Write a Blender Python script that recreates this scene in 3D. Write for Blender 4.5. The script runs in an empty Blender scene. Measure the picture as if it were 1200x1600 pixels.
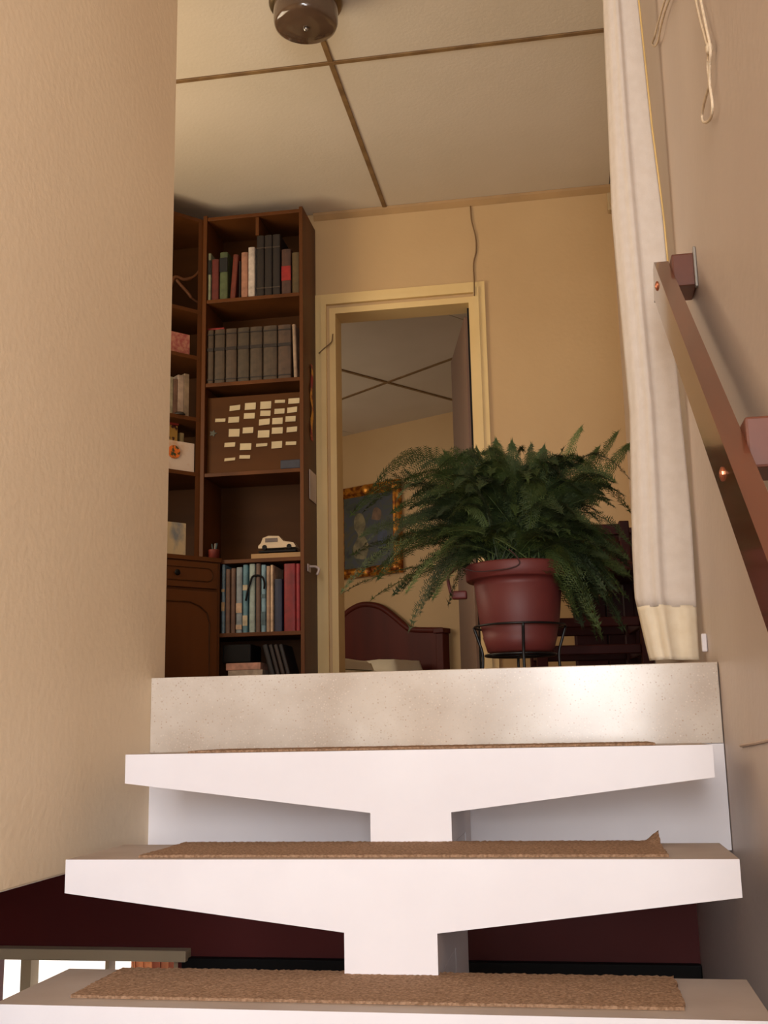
import bpy, bmesh, math, random
import numpy as np
from mathutils import Vector, Matrix, noise
random.seed(7)
S = bpy.context.scene
C = S.collection
PI = math.pi

# ---------------------------------------------------------------- camera
FPX = 1735.0
Dv = Vector((305, -340, -FPX)).normalized()
Vv = Vector((-170, 8700, -FPX)); Vv = (Vv - Vv.dot(Dv)*Dv).normalized()
Xv = Dv.cross(Vv)
ROT = Matrix((Xv, Dv, Vv))                      # camera axes -> world axes (X across, Y along the stair, Z up)
cd = bpy.data.cameras.new('camera'); cam = bpy.data.objects.new('camera', cd); C.objects.link(cam)
cam.matrix_world = ROT.to_4x4()
cd.sensor_fit = 'VERTICAL'; cd.sensor_height = 36; cd.lens = FPX/1600*36; cd.clip_start = 0.02
S.camera = cam
def ray(x, y): return ROT @ Vector((x-600, 800-y, -FPX))
def aY(x, y, Y): r = ray(x, y); return r*(Y/r.y)
def aZ(x, y, Z): r = ray(x, y); return r*(Z/r.z)
def aX(x, y, X): r = ray(x, y); return r*(X/r.x)
def aP(x, y, p, n): r = ray(x, y); return r*(Vector(p).dot(n)/r.dot(n))

# ---------------------------------------------------------------- world, lights, exposure
w = bpy.data.worlds.new('World'); S.world = w; w.use_nodes = True
w.node_tree.nodes['Background'].inputs[0].default_value = (1.0, 0.93, 0.84, 1)
w.node_tree.nodes['Background'].inputs[1].default_value = 1.5
S.view_settings.view_transform = 'Standard'; S.view_settings.look = 'None'
S.view_settings.exposure = 0.0; S.view_settings.gamma = 1; S.view_settings.use_curve_mapping = False
def area(name, loc, target, sx, sy, power, col):
    l = bpy.data.lights.new(name, 'AREA'); l.shape = 'RECTANGLE'; l.size = sx; l.size_y = sy
    l.energy = power; l.color = col
    o = bpy.data.objects.new(name, l); C.objects.link(o); o.location = loc
    o.rotation_euler = (Vector(target)-Vector(loc)).to_track_quat('-Z', 'Y').to_euler(); return o
area('daylight_stair_window', (-0.30, -2.46, 1.15), (-0.25, 2.3, 0.1), 0.9, 1.5, 64, (0.94, 0.97, 1.0))
area('side_fill_light', (0.275, -0.95, 0.35), (-0.92, 1.0, 0.75), 1.0, 1.1, 60, (0.98, 0.98, 1.0))  # added fill light behind the camera, brightens the left wall
area('daylight_room_window', (-2.40, 3.40, 1.35), (-.4, 3.7, 2.5), 1.2, 1.2, 29, (1.0, 0.80, 0.54))
area('daylight_bedroom_window', (-3.4, 7.2, 1.5), (0.5, 8.3, 1.0), 1.4, 1.2, 14, (1.0, 0.80, 0.56))
area('daylight_lower_window', (-1.75, 3.16, -1.2), (-1.2, 0.5, -1.6), 1.0, 1.0, 6, (0.75, 0.86, 1.0))

# ---------------------------------------------------------------- materials
MATS = {}
def lin(c): return tuple(((v/255)/12.92 if v/255 <= .04045 else ((v/255+.055)/1.055)**2.4) for v in c)+(1,)
def mat(name, col, rough=0.6, col2=None, scale=8.0, stretch=(1,1,1), bump=0.0, bscale=None, metal=0.0, coat=0.0, detail=4, emit=None, lo=.35, hi=.65, spec=0.5):
    if name in MATS: return MATS[name]
    m = bpy.data.materials.new(name); m.use_nodes = True; nt = m.node_tree; b = nt.nodes['Principled BSDF']
    b.inputs['Roughness'].default_value = rough; b.inputs['Metallic'].default_value = metal
    b.inputs['Coat Weight'].default_value = coat; b.inputs['Coat Roughness'].default_value = 0.08
    b.inputs['Specular IOR Level'].default_value = spec
    tc = nt.nodes.new('ShaderNodeTexCoord'); mp = nt.nodes.new('ShaderNodeMapping'); mp.inputs['Scale'].default_value = stretch
    nt.links.new(tc.outputs['Object'], mp.inputs[0])
    n = nt.nodes.new('ShaderNodeTexNoise'); n.inputs['Scale'].default_value = scale; n.inputs['Detail'].default_value = detail
    nt.links.new(mp.outputs[0], n.inputs['Vector'])
    r = nt.nodes.new('ShaderNodeValToRGB'); r.color_ramp.elements[0].position = lo; r.color_ramp.elements[1].position = hi
    c2 = col2 if col2 else tuple(max(0, v*0.93) for v in col)
    r.color_ramp.elements[0].color = lin(c2); r.color_ramp.elements[1].color = lin(col)
    nt.links.new(n.outputs[0], r.inputs[0]); nt.links.new(r.outputs[0], b.inputs['Base Color'])
    if emit: b.inputs['Emission Color'].default_value = lin(col); b.inputs['Emission Strength'].default_value = emit
    if bump:
        n2 = nt.nodes.new('ShaderNodeTexNoise'); n2.inputs['Scale'].default_value = bscale or scale*4; n2.inputs['Detail'].default_value = 5
        nt.links.new(mp.outputs[0], n2.inputs['Vector'])
        bp = nt.nodes.new('ShaderNodeBump'); bp.inputs['Strength'].default_value = bump; bp.inputs['Distance'].default_value = 0.004
        nt.links.new(n2.outputs[0], bp.inputs['Height']); nt.links.new(bp.outputs[0], b.inputs['Normal'])
    MATS[name] = m; return m
cream = mat('cream_wall_paint', (236, 213, 180), 0.55, (232, 208, 175), 2.0, bump=0.25, bscale=60)
cream2 = mat('warm_wall_paint', (198, 166, 120), 0.6, (192, 159, 113), 1.6, bump=0.2, bscale=50)
pinkw = mat('stair_wall_paint', (202, 184, 170), 0.45, (195, 177, 163), 2.5, bump=0.3, bscale=35)
redw = mat('dark_red_paint', (98, 19, 15), 0.6, (88, 15, 12), 2, bump=.1)
white = mat('white_gloss_paint', (230, 226, 230), 0.42, (225, 220, 224), 5, bump=0.15, bscale=14)
panelm = mat('ceiling_board_paint', (214, 202, 184), 0.8, (206, 194, 174), 1.5, bump=0.2, bscale=90)
battenm = mat('ceiling_batten_wood', (138, 108, 68), 0.6, (112, 84, 52), 12)
framem = mat('door_frame_paint', (226, 198, 140), 0.4, (218, 188, 128), 3)
wood = mat('brown_veneer', (98, 57, 26), 0.45, (77, 43, 18), 5, (1, 1, 0.12), bump=.1, spec=.2)
wooddark = mat('dark_veneer', (82, 50, 24), 0.5, (64, 38, 17), 5, (0.2, 1, 1), bump=.1, spec=.1)
railm = mat('varnished_mahogany', (104, 52, 31), 0.3, (84, 40, 23), 9, (3, .35, .35), coat=0.7)
railm.node_tree.nodes['Principled BSDF'].inputs['Roughness'].default_value = .25
mahog = mat('mahogany', (92, 32, 22), 0.5, (74, 24, 17), 4, (1, 1, .2), spec=.25)
black = mat('black_plastic', (18, 16, 16), 0.6, spec=.2)
wirem = mat('black_wire', (26, 24, 24), 0.4, metal=.3)
screwm = mat('copper_screw', (200, 120, 84), 0.3, metal=.8)
steel = mat('dull_steel', (150, 146, 140), 0.35, metal=.9)
brass = mat('tarnished_brass', (120, 100, 70), 0.32, (96, 78, 52), 10, metal=.7)
smoke = mat('smoked_glass_shade', (92, 72, 56), 0.12, (78, 60, 46), 6, coat=.6)
fabric = mat('curtain_cloth', (222, 210, 198), 0.85, (217, 204, 191), 40, bump=.15, bscale=300)
fabric.node_tree.nodes['Principled BSDF'].inputs['Subsurface Weight'].default_value = 0
cordm = mat('cotton_cord', (226, 206, 178), 0.8, (210, 188, 158), 120, bump=.4, bscale=300)
carpetm = mat('brown_carpet', (166, 134, 108), 0.95, (126, 97, 74), 210, bump=.5, bscale=420, detail=6, spec=.1)
greytop = mat('tread_top_paint', (176, 160, 148), 0.5, (164, 146, 132), 8)
potm = mat('red_brown_plastic', (112, 46, 41), 0.55, (101, 41, 37), 3)
soil = mat('potting_soil', (50, 34, 24), .95, (32, 22, 16), 60, bump=1)
ferns = [mat('fern_green_a', (66, 80, 30), .7, (46, 60, 20), 9), mat('fern_green_b', (52, 66, 28), .7, (36, 48, 18), 9), mat('fern_green_c', (96, 108, 56), .7, (72, 86, 38), 9)]
floorm = mat('parquet_floor', (120, 76, 44), .35, (96, 58, 34), 5, (1, .2, 1))
lowfloor = mat('lower_floor_tile', (96, 74, 60), .5, (84, 64, 52), 4)
bedm = mat('white_bedding', (226, 214, 190), .85, (216, 202, 176), 5, bump=.4, bscale=14)
gold = mat('gilt_frame', (206, 138, 46), .35, (120, 62, 18), 22, metal=.6, bump=.8, bscale=50, lo=.4, hi=.6)
pelm = mat('pelmet_paint', (210, 190, 156), .6, (200, 180, 146), 4)
paper = mat('note_paper', (196, 180, 146), .8)
pagem = mat('page_block', (206, 186, 156), .85, (196, 178, 150), 60, (30, 1, 1))
outside = None
def glassmat():
    m = bpy.data.materials.new('window_glass'); m.use_nodes = True; b = m.node_tree.nodes['Principled BSDF']
    b.inputs['Transmission Weight'].default_value = 1; b.inputs['Roughness'].default_value = 0.0; b.inputs['IOR'].default_value = 1.02
    b.inputs['Base Color'].default_value = (1, 1, 1, 1); return m
glass = glassmat()
def terrazzo():
    m = bpy.data.materials.new('terrazzo'); m.use_nodes = True; nt = m.node_tree; b = nt.nodes['Principled BSDF']
    tc = nt.nodes.new('ShaderNodeTexCoord')
    v = nt.nodes.new('ShaderNodeTexVoronoi'); v.inputs['Scale'].default_value = 190; nt.links.new(tc.outputs['Object'], v.inputs['Vector'])
    n = nt.nodes.new('ShaderNodeTexNoise'); n.inputs['Scale'].default_value = 7; n.inputs['Detail'].default_value = 5; nt.links.new(tc.outputs['Object'], n.inputs['Vector'])
    r = nt.nodes.new('ShaderNodeValToRGB'); e = r.color_ramp.elements
    e[0].position = 0; e[0].color = lin((188, 172, 156)); e[1].position = 1; e[1].color = lin((218, 207, 195))
    x = e.new(.16); x.color = lin((176, 148, 126)); x = e.new(.24); x.color = lin((208, 193, 177)); x = e.new(.8); x.color = lin((200, 184, 167))
    sep = nt.nodes.new('ShaderNodeSeparateColor'); nt.links.new(v.outputs['Color'], sep.inputs[0]); nt.links.new(sep.outputs[0], r.inputs[0])
    d = nt.nodes.new('ShaderNodeValToRGB'); d.color_ramp.elements[0].position = .12; d.color_ramp.elements[1].position = .4
    d.color_ramp.elements[0].color = (1, 1, 1, 1); d.color_ramp.elements[1].color = (0, 0, 0, 1); nt.links.new(v.outputs['Distance'], d.inputs[0])
    mx = nt.nodes.new('ShaderNodeMix'); mx.data_type = 'RGBA'; nt.links.new(d.outputs[0], mx.inputs[0]); nt.links.new(r.outputs[0], mx.inputs[7])
    r2 = nt.nodes.new('ShaderNodeValToRGB'); r2.color_ramp.elements[0].position = .3; r2.color_ramp.elements[1].position = .7
    r2.color_ramp.elements[0].color = lin((188, 173, 158)); r2.color_ramp.elements[1].color = lin((216, 206, 194)); nt.links.new(n.outputs[0], r2.inputs[0])
    nt.links.new(r2.outputs[0], mx.inputs[6]); nt.links.new(mx.outputs[2], b.inputs['Base Color'])
    b.inputs['Roughness'].default_value = .18; return m
terr = terrazzo()

# ---------------------------------------------------------------- mesh helpers
def link(name, bm, m, parent=None, smooth=False, norm=True):
    me = bpy.data.meshes.new(name)
    if norm: bmesh.ops.recalc_face_normals(bm, faces=bm.faces)
    if smooth:
        for f in bm.faces: f.smooth = True
    bm.to_mesh(me); bm.free()
    for x in (m if isinstance(m, (list, tuple)) else [m]): me.materials.append(x)
    o = bpy.data.objects.new(name, me); C.objects.link(o)
    if parent: o.parent = parent; o.matrix_parent_inverse = parent.matrix_world.inverted() if False else Matrix.Translation(-Vector(parent.get('org', (0,0,0))))
    return o
def tag(o, label, cat, group=None, kind=None):
    if label: o['label'] = label
    if cat: o['category'] = cat
    if group: o['group'] = group
    if kind: o['kind'] = kind
    return o
def thing(name, org, label, cat, group=None):
    o = bpy.data.objects.new(name, None); C.objects.link(o); o.location = org; o['org'] = tuple(org); o.empty_display_size = .05
    return tag(o, label, cat, group)
def P(o, k):                                    # part that is itself a parent
    o['org'] = (0, 0, 0); return o
def struct(name, bm, m, label=None, cat=None, smooth=False):
    o = link(name, bm, m, None, smooth); o['kind'] = 'structure'; o['org'] = (0,0,0)
    if label: o['label'] = label
    if cat: o['category'] = cat
    return o
def bx(bm, x0, x1, y0, y1, z0, z1, bev=0.0, mi=0, M=None, seg=2):
    r = bmesh.ops.create_cube(bm, size=1)
    vs = r['verts']
    for v in vs: v.co = Vector(((x0+x1)/2+v.co.x*(x1-x0), (y0+y1)/2+v.co.y*(y1-y0), (z0+z1)/2+v.co.z*(z1-z0)))
    if bev:
        es = list({e for v in vs for e in v.link_edges})
        rr = bmesh.ops.bevel(bm, geom=es, offset=bev, segments=seg, affect='EDGES', profile=.5)
        fs = rr['faces']; vs = list({v for f in bm.faces if f in set(fs) for v in f.verts} | {v for v in vs if v.is_valid})
    if M is not None:
        for v in vs: v.co = M @ v.co
    if mi:
        for f in {f for v in vs for f in v.link_faces}: f.material_index = mi
    return vs
def box(x0, x1, y0, y1, z0, z1, bev=0.0, seg=2):
    bm = bmesh.new(); bx(bm, x0, x1, y0, y1, z0, z1, bev, seg=seg); return bm
def prism(pts, axis, a, b):                     # polygon extruded along an axis
    bm = bmesh.new()
    def mk(p, t): return {'x': (t, p[0], p[1]), 'y': (p[0], t, p[1]), 'z': (p[0], p[1], t)}[axis]
    A = [bm.verts.new(mk(p, a)) for p in pts]; B = [bm.verts.new(mk(p, b)) for p in pts]
    bm.faces.new(A); bm.faces.new(B[::-1]); n = len(pts)
    for i in range(n): bm.faces.new((A[i], B[i], B[(i+1) % n], A[(i+1) % n]))
    return bm
def bevel_all(bm, off, seg=2, ang=.3):
    es = [e for e in bm.edges if len(e.link_faces) == 2 and e.calc_face_angle(0) > ang]
    bmesh.ops.bevel(bm, geom=es, offset=off, segments=seg, affect='EDGES', profile=.5); return bm
def tube(bm, pts, r, n=8, closed=False):
    pts = [Vector(p) for p in pts]; L = len(pts); rings = []
    rr = r if isinstance(r, (list, tuple)) else [r]*L
    up = Vector((0.13, 0.21, 1)).normalized(); prev = None
    for i, p in enumerate(pts):
        if closed: t = pts[(i+1) % L]-pts[i-1]
        else: t = pts[min(i+1, L-1)]-pts[max(i-1, 0)]
        t.normalize()
        if prev is None:
            a = t.cross(up)
            if a.length < .05: a = t.cross(Vector((1, 0, 0)))
        else: a = prev - prev.dot(t)*t
        a.normalize(); prev = a; b = t.cross(a)
        rings.append([bm.verts.new(p+(a*math.cos(2*PI*k/n)+b*math.sin(2*PI*k/n))*rr[i]) for k in range(n)])
    for i in range(L if closed else L-1):
        A, B = rings[i], rings[(i+1) % L]
        for k in range(n): bm.faces.new((A[k], A[(k+1) % n], B[(k+1) % n], B[k]))
    if not closed: bm.faces.new(rings[0][::-1]); bm.faces.new(rings[-1])
def lathe(bm, prof, c, n=40, mi=0):
    rings = []
    for r, z in prof: rings.append([bm.verts.new((c[0]+r*math.cos(2*PI*k/n), c[1]+r*math.sin(2*PI*k/n), c[2]+z)) for k in range(n)])
    for A, B in zip(rings, rings[1:]):
        for k in range(n):
            f = bm.faces.new((A[k], A[(k+1) % n], B[(k+1) % n], B[k])); f.material_index = mi
    bm.faces.new(rings[0][::-1]); bm.faces.new(rings[-1])
def spline(pts, n=8):                           # Catmull-Rom through the points
    pts = [Vector(p) for p in pts]; q = [pts[0]*2-pts[1]]+pts+[pts[-1]*2-pts[-2]]; out = []
    for i in range(1, len(q)-2):
        for k in range(n):
            t = k/n; a, b, c, d = q[i-1:i+3]
            out.append(.5*((2*b)+(c-a)*t+(2*a-5*b+4*c-d)*t*t+(3*b-a-3*c+d)*t**3))
    out.append(pts[-1]); return out

# ---------------------------------------------------------------- the shell
XL, XR = -0.92, 0.284         # stair side walls
YL = 2.34                     # landing edge
ZF = 0.128                    # upper floor
F = 5.10                      # far wall of the upper room
CZ = 2.583                    # ceiling
RL = -2.45                    # left wall of the upper room
ZB = -2.45                    # lower floor
wl = struct('wall_left', box(XL-.13, XL, -2.5, 2.425, -.237, CZ+.1, .004), cream)
bm = bmesh.new()
for a in ((-.4, 5.3, ZB, CZ+.1), (-2.6, -1.5, ZB, CZ+.1), (-1.5, -.4, ZB, -.25), (-1.5, -.4, 1.0, CZ+.1)): bx(bm, XR, XR+.15, a[0], a[1], a[2], a[3])
wr = struct('wall_right', bm, pinkw)
# back wall behind the viewer with its window
bm = bmesh.new()
for a in ((-4.2, -.78, ZB, CZ+.1), (.18, XR+.15, ZB, CZ+.1), (-.78, .18, ZB, .35), (-.78, .18, 2.0, CZ+.1)): bx(bm, a[0], a[1], -2.65, -2.5, a[2], a[3])
struct('wall_back', bm, cream)
wf = bmesh.new()
for a in ((-.78, -.74), (.14, .18), (-.32, -.28)): bx(wf, a[0], a[1], -2.62, -2.56, .35, 2.0)
bx(wf, -.78, .18, -2.62, -2.56, .35, .39); bx(wf, -.78, .18, -2.62, -2.56, 1.96, 2.0)
struct('window_1', wf, white)
wf = bmesh.new()
for a in (-1.5, -.97, -.44): bx(wf, XR+.08, XR+.13, a, a+.04, -.25, 1.0)
bx(wf, XR+.08, XR+.13, -1.5, -.4, -.25, -.21); bx(wf, XR+.08, XR+.13, -1.5, -.4, .96, 1.0)
struct('added_side_window', wf, white)  # unseen window frame, added to go with the side fill light
# floor slab of the upper room: painted concrete with a terrazzo riser at its edge
fl = struct('floor', prism([(XL-.0, YL+.018), (XL, 2.425), (RL, 2.425), (RL, 5.10), (XR, 5.10), (XR, YL+.018)], 'z', -.237, ZF-.02), white)
t = link('floor_covering', prism([(XL, YL+.018), (XL, 2.425), (RL, 2.425), (RL, 5.10), (XR, 5.10), (XR, YL+.018)], 'z', ZF-.0199, ZF), floorm, fl)
t = link('riser_facing', box(XL, .282, YL, YL+.0179, -.032, ZF+.001, .0015), terr, fl)
t = link('slab_edge', box(XL, .282, YL+.002, YL+.0179, -.237, -.0325), white, fl)
# far wall with the bedroom doorway
dL, dR, dT = -1.115, -.392, 2.075
bm = bmesh.new()
bx(bm, RL-.1, dL, F, F+.13, ZF-.3, CZ+.1); bx(bm, dR, XR+.1, F, F+.13, ZF-.3, CZ+.1); bx(bm, dL, dR, F, F+.13, dT, CZ+.1)
struct('wall_far', bm, cream2)
# left wall of the upper room, with window
bm = bmesh.new()
for a in ((2.3, 2.75, -.3, CZ+.1), (4.05, 5.3, -.3, CZ+.1), (2.75, 4.05, -.3, .85), (2.75, 4.05, 2.1, CZ+.1)): bx(bm, RL-.12, RL, a[0], a[1], a[2], a[3])
struct('wall_room_left', bm, cream2)
bm = bmesh.new()
for a in (2.75, 3.38, 4.01): bx(bm, RL-.09, RL-.04, a, a+.04, .85, 2.1)
bx(bm, RL-.09, RL-.04, 2.75, 4.05, .85, .89); bx(bm, RL-.09, RL-.04, 2.75, 4.05, 2.06, 2.1)
struct('window_2', bm, white)
struct('wall_room_front', box(RL-.1, XL-.13, 2.30, 2.425, -.237, CZ+.1), cream2)
# bedroom
k = CZ/2.71
Q1 = aZ(522, 685, CZ); Q2 = aZ(722, 640, CZ); U = (Q2-Q1); U.z = 0; U.normalize(); N = Vector((U.y, -U.x, 0))   # N faces the viewer
if N.y > 0: N = -N
W1 = Q1-U*2.2; W2 = Q2+U*1.9
bm = prism([(W1.x, W1.y), (W2.x, W2.y), (W2.x-N.x*.12, W2.y-N.y*.12), (W1.x-N.x*.12, W1.y-N.y*.12)], 'z', -.2, CZ+.1)
struct('wall_bedroom_far', bm, cream2)
bm = bmesh.new()
for a in ((F+.1, 6.5, -.2, CZ+.1), (7.9, 12, -.2, CZ+.1), (6.5, 7.9, -.2, .9), (6.5, 7.9, 2.1, CZ+.1)): bx(bm, -3.62, -3.5, a[0], a[1], a[2], a[3])
struct('wall_bedroom_left', bm, cream2)
struct('wall_bedroom_right', box(.75, .87, F+.1, 10, -.2, CZ+.1), cream2)
struct('floor_bedroom', box(-3.6, .9, F+.001, 12, ZF-.1, ZF-.001), floorm)
struct('wall_bedroom_near', box(-3.6, RL-.1, F, F+.13, -.2, CZ+.1), cream2)
# lower floor: red wall with a bright window low on the left
ZW = -.60
YR = 3.2
bm = bmesh.new()
wxr = aY(278, 1515, YR).x; wxl = aY(6, 1525, YR+.15).x
bx(bm, wxr, XR, YR, YR+.15, ZB, -.2); bx(bm, -4.2, wxl, YR, YR+.15, ZB, -.2); bx(bm, wxl, wxr, YR, YR+.15, ZW, -.2); bx(bm, wxl, wxr, YR, YR+.15, ZB, -1.75)
struct('wall_lower_far', bm, redw)
struct('wall_lower_left', box(-4.2, -4.05, -2.6, 3.3, ZB, -.2), redw)
struct('floor_lower', box(-4.2, XR, -2.6, 3.3, ZB-.1, ZB), lowfloor)
struct('ceiling_lower', box(-4.2, XL-.13, -2.6, 2.5, -.2, -.1), white)
bz = aY(800, 1503, YR-.02).z
struct('black_strip', box(wxr+.02, XR, YR-.03, YR, bz-.16, bz, .004), black)  # black strip across the red wall, right of the lower window
wn = bmesh.new()
for x, wd in ((aY(40, 1520, YR+.02).x, .016), (aY(167, 1505, YR+.02).x, .005)):
    bx(wn, x-wd, x+wd, YR+.02, YR+.07, -1.75, ZW)
bx(wn, wxr-.02, wxr, YR+.02, YR+.07, -1.75, ZW); bx(wn, wxl, wxr, YR+.02, YR+.07, -1.75, -1.70)
w3 = struct('window_3', wn, pelm)
link('pane', box(wxl, wxr, YR+.04, YR+.045, -1.75, ZW), glass, w3)
px0 = aY(290, 1486, YR-.05).x; pz0 = aY(290, 1486, YR-.05).z; pz1 = aY(290, 1504, YR-.05).z
tag(link('window_pelmet', box(px0-1.45, px0, YR-.05, YR-.001, pz1, pz0, .003), pelm), 'beige pelmet board above the bright lower window', 'pelmet')
# orange curtain in the lower window
bm = bmesh.new(); cx0 = aY(205, 1510, YR+.09).x; cx1 = aY(276, 1510, YR+.09).x
for i in range(40):
    a = i/40; b = (i+1)/40
    f = lambda q: Vector((cx0+(cx1-cx0)*q, YR+.09+.018*math.sin(q*34), 0))
    A, B = f(a), f(b)
    bm.faces.new([bm.verts.new((p.x, p.y, z)) for p, z in ((A, ZW-.001), (B, ZW-.001), (B, -1.74), (A, -1.74))])
bmesh.ops.remove_doubles(bm, verts=bm.verts, dist=.0001)
orange = mat('orange_curtain', (226, 128, 66), .8, (150, 56, 30), 26, (1, .01, .01), lo=.42, hi=.58)
ob = orange.node_tree.nodes['Principled BSDF']; ob.inputs['Transmission Weight'].default_value = .45; ob.inputs['Roughness'].default_value = .9
tag(link('window_curtain', bm, orange), 'orange striped curtain hanging in the lower window', 'curtain')

# ---------------------------------------------------------------- ceilings: boards with brown cover battens
bat = .011
cl = struct('ceiling', box(-2.6, XR+.1, -2.6, F+.13, CZ+.012, CZ+.12), panelm)
xs = [-.823-1.245, -.823, -.823+1.245]; ys = [3.84-1.245*q for q in range(5, -1, -1)]
ex = [RL, xs[0], xs[1], XR]; ey = [-2.5]+ys+[F]
for i in range(len(ex)-1):
    for j in range(len(ey)-1):
        link('panel', box(ex[i]+.004, ex[i+1]-.004, ey[j]+.004, ey[j+1]-.004, CZ, CZ+.0119, .002, 1), panelm, cl)
for x in xs[:2]: link('batten', box(x-bat, x+bat, -2.5, F-.02, CZ-.006, CZ-.0001, .002, 1), battenm, cl)
for y in ys: link('batten', box(RL, XR-.005, y-bat, y+bat, CZ-.0065, CZ-.0001, .002, 1), battenm, cl)
struct('trim_2', prism([(F-.001, CZ-.035), (F-.001, CZ-.001), (F-.026, CZ-.001), (F-.02, CZ-.012)], 'x', -1.19, XR), mat('cornice_wood', (176, 140, 92), .6))
cb = struct('ceiling_bedroom', box(-3.6, .9, F+.131, 12, CZ+.012, CZ+.1), panelm)
L1a, L1b = aZ(522, 573, CZ), aZ(722, 627, CZ); L2a, L2b = aZ(522, 628, CZ), aZ(722, 555, CZ)
d1 = (L1b-L1a).normalized(); d2 = (L2b-L2a).normalized()
O = aZ(605, 597, CZ)
# boards laid on the slanted grid of the bedroom ceiling
def bedline(p, d, wv, L, zz=.0065):
    n_ = Vector((-d.y, d.x, 0))*wv; a = p-d*L; b = p+d*L
    q = [(v.x, v.y) for v in (a-n_, b-n_, b+n_, a+n_)]
    return prism(q, 'z', CZ-zz, CZ-.0005)
for i in range(-2, 2):
    for j in range(-2, 3):
        g = [O+d1*(i*1.25)+d2*(j*1.25), O+d1*((i+1)*1.25)+d2*(j*1.25), O+d1*((i+1)*1.25)+d2*((j+1)*1.25), O+d1*(i*1.25)+d2*((j+1)*1.25)]
        c = sum(g, Vector())/4; g = [c+(v-c)*.994 for v in g]
        if all(-3.55 < v.x < .85 and 5.25 < v.y < 11.5 for v in g): link('panel', prism([(v.x, v.y) for v in g], 'z', CZ, CZ+.0119), panelm, cb)
link('batten', bedline(O, d1, .013, 2.2), battenm, cb); link('batten', bedline(O, d2, .013, 1.5, .006), battenm, cb)
p3 = aZ(712, 475, CZ); link('batten', bedline(p3, (aZ(731, 482, CZ)-p3).normalized(), .012, .8, .006), battenm, cb)

# ---------------------------------------------------------------- bedroom door
dr = struct('door_1', (lambda b: b)(box(dL-.0, dL+.03, F-.005, F+.135, ZF, dT)), framem)
bm = bmesh.new(); bx(bm, dR-.03, dR, F-.005, F+.135, ZF, dT); bx(bm, dL+.0301, dR-.0301, F-.0049, F+.1349, dT-.03, dT)
link('door_jamb', bm, framem, dr)
oL, oR, oT = aY(495, 700, F).x, aY(757, 440, F).x, aY(626, 452, F).z
bm = bmesh.new()
def arch(x0, x1, z1, y0, y1, wd):
    o = [(x0, ZF), (x0, z1), (x1, z1), (x1, ZF), (x1-wd, ZF), (x1-wd, z1-wd), (x0+wd, z1-wd), (x0+wd, ZF)]
    A = [bm.verts.new((a, y0, b)) for a, b in o]; B = [bm.verts.new((a, y1, b)) for a, b in o]
    for q in ((0, 1, 6, 7), (1, 2, 5, 6), (2, 3, 4, 5)): bm.faces.new([A[i] for i in q]); bm.faces.new([B[i] for i in q][::-1])
    for i in range(8): bm.faces.new((A[i], B[i], B[(i+1) % 8], A[(i+1) % 8]))
arch(oL, oR, oT, F-.014, F-.001, .055); arch(oL+.03, oR-.03, oT-.03, F-.024, F-.0141, .026)
link('architrave', bm, framem, dr)
lA = aY(740, 700, F+.14); lB = aZ(717, 550, dT-.03); 
hx = dR-.034; ang = math.atan2(lB.y-(F+.14), lB.x-hx)
leafm = mat('door_leaf_paint', (132, 100, 78), .5, (124, 92, 72), 3)
M = Matrix.Translation((hx-.012, F+.145, 0)) @ Matrix.Rotation(ang, 4, 'Z')
bm = bmesh.new(); bx(bm, 0.01, .70, -.02, .02, ZF+.01, dT-.04, .003, M=M); lf = P(link('door_leaf', bm, leafm, dr), dr)
bm = bmesh.new()
for s in (-1, 1):
    bx(bm, .62, .655, s*.026-.004, s*.026+.004, 1.02, 1.17, .002, M=M)
    tube(bm, [M @ Vector((.635, s*.03, 1.1)), M @ Vector((.635, s*.065, 1.1)), M @ Vector((.60, s*.07, 1.1)), M @ Vector((.52, s*.07, 1.1))], .009, 8)
link('door_handle', bm, steel, lf)
bm = bmesh.new(); bx(bm, dR-.045, dR-.031, F+.06, F+.134, ZF+.02, dT-.032)
link('hinge_gap_shade', bm, black, dr)  # black box painted in for the shade in the gap between frame and leaf

# ---------------------------------------------------------------- the concrete stair
X0, X1 = -.832, .222; BXL, BXR = -.372, -.228
steps = [(1.997, -.0295), (1.762, -.191), (1.549, -.363), (1.336, -.533)]
st = thing('staircase', (-.3, 2.34, -.3), 'white painted open concrete stair on one central beam', 'stairs')
for i, (y, z) in enumerate(steps):
    dep = .240 if i else .2395
    nz = steps[i+1][1] if i+1 < len(steps) else z-.17
    pts = [(X0, z), (X0, z-.052), (BXL-.0, z-.108), (BXL, nz+.0003), (BXR, nz+.0003), (BXR, z-.108), (X1, z-.054), (X1, z)]
    bm = prism(pts, 'y', y, y+dep); bevel_all(bm, .004)
    for f in bm.faces:
        if f.normal.z > .9: f.material_index = 1
    bmesh.ops.recalc_face_normals(bm, faces=bm.faces)
    for f in bm.faces: f.material_index = 1 if f.normal.z > .9 else 0
    link('tread', bm, [white, greytop], st)
    link('beam_block', box(BXL, BXR, y+dep+.0002, y+(.45 if i else .342), nz-.12, z-.0005, 0), white, st)
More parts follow.
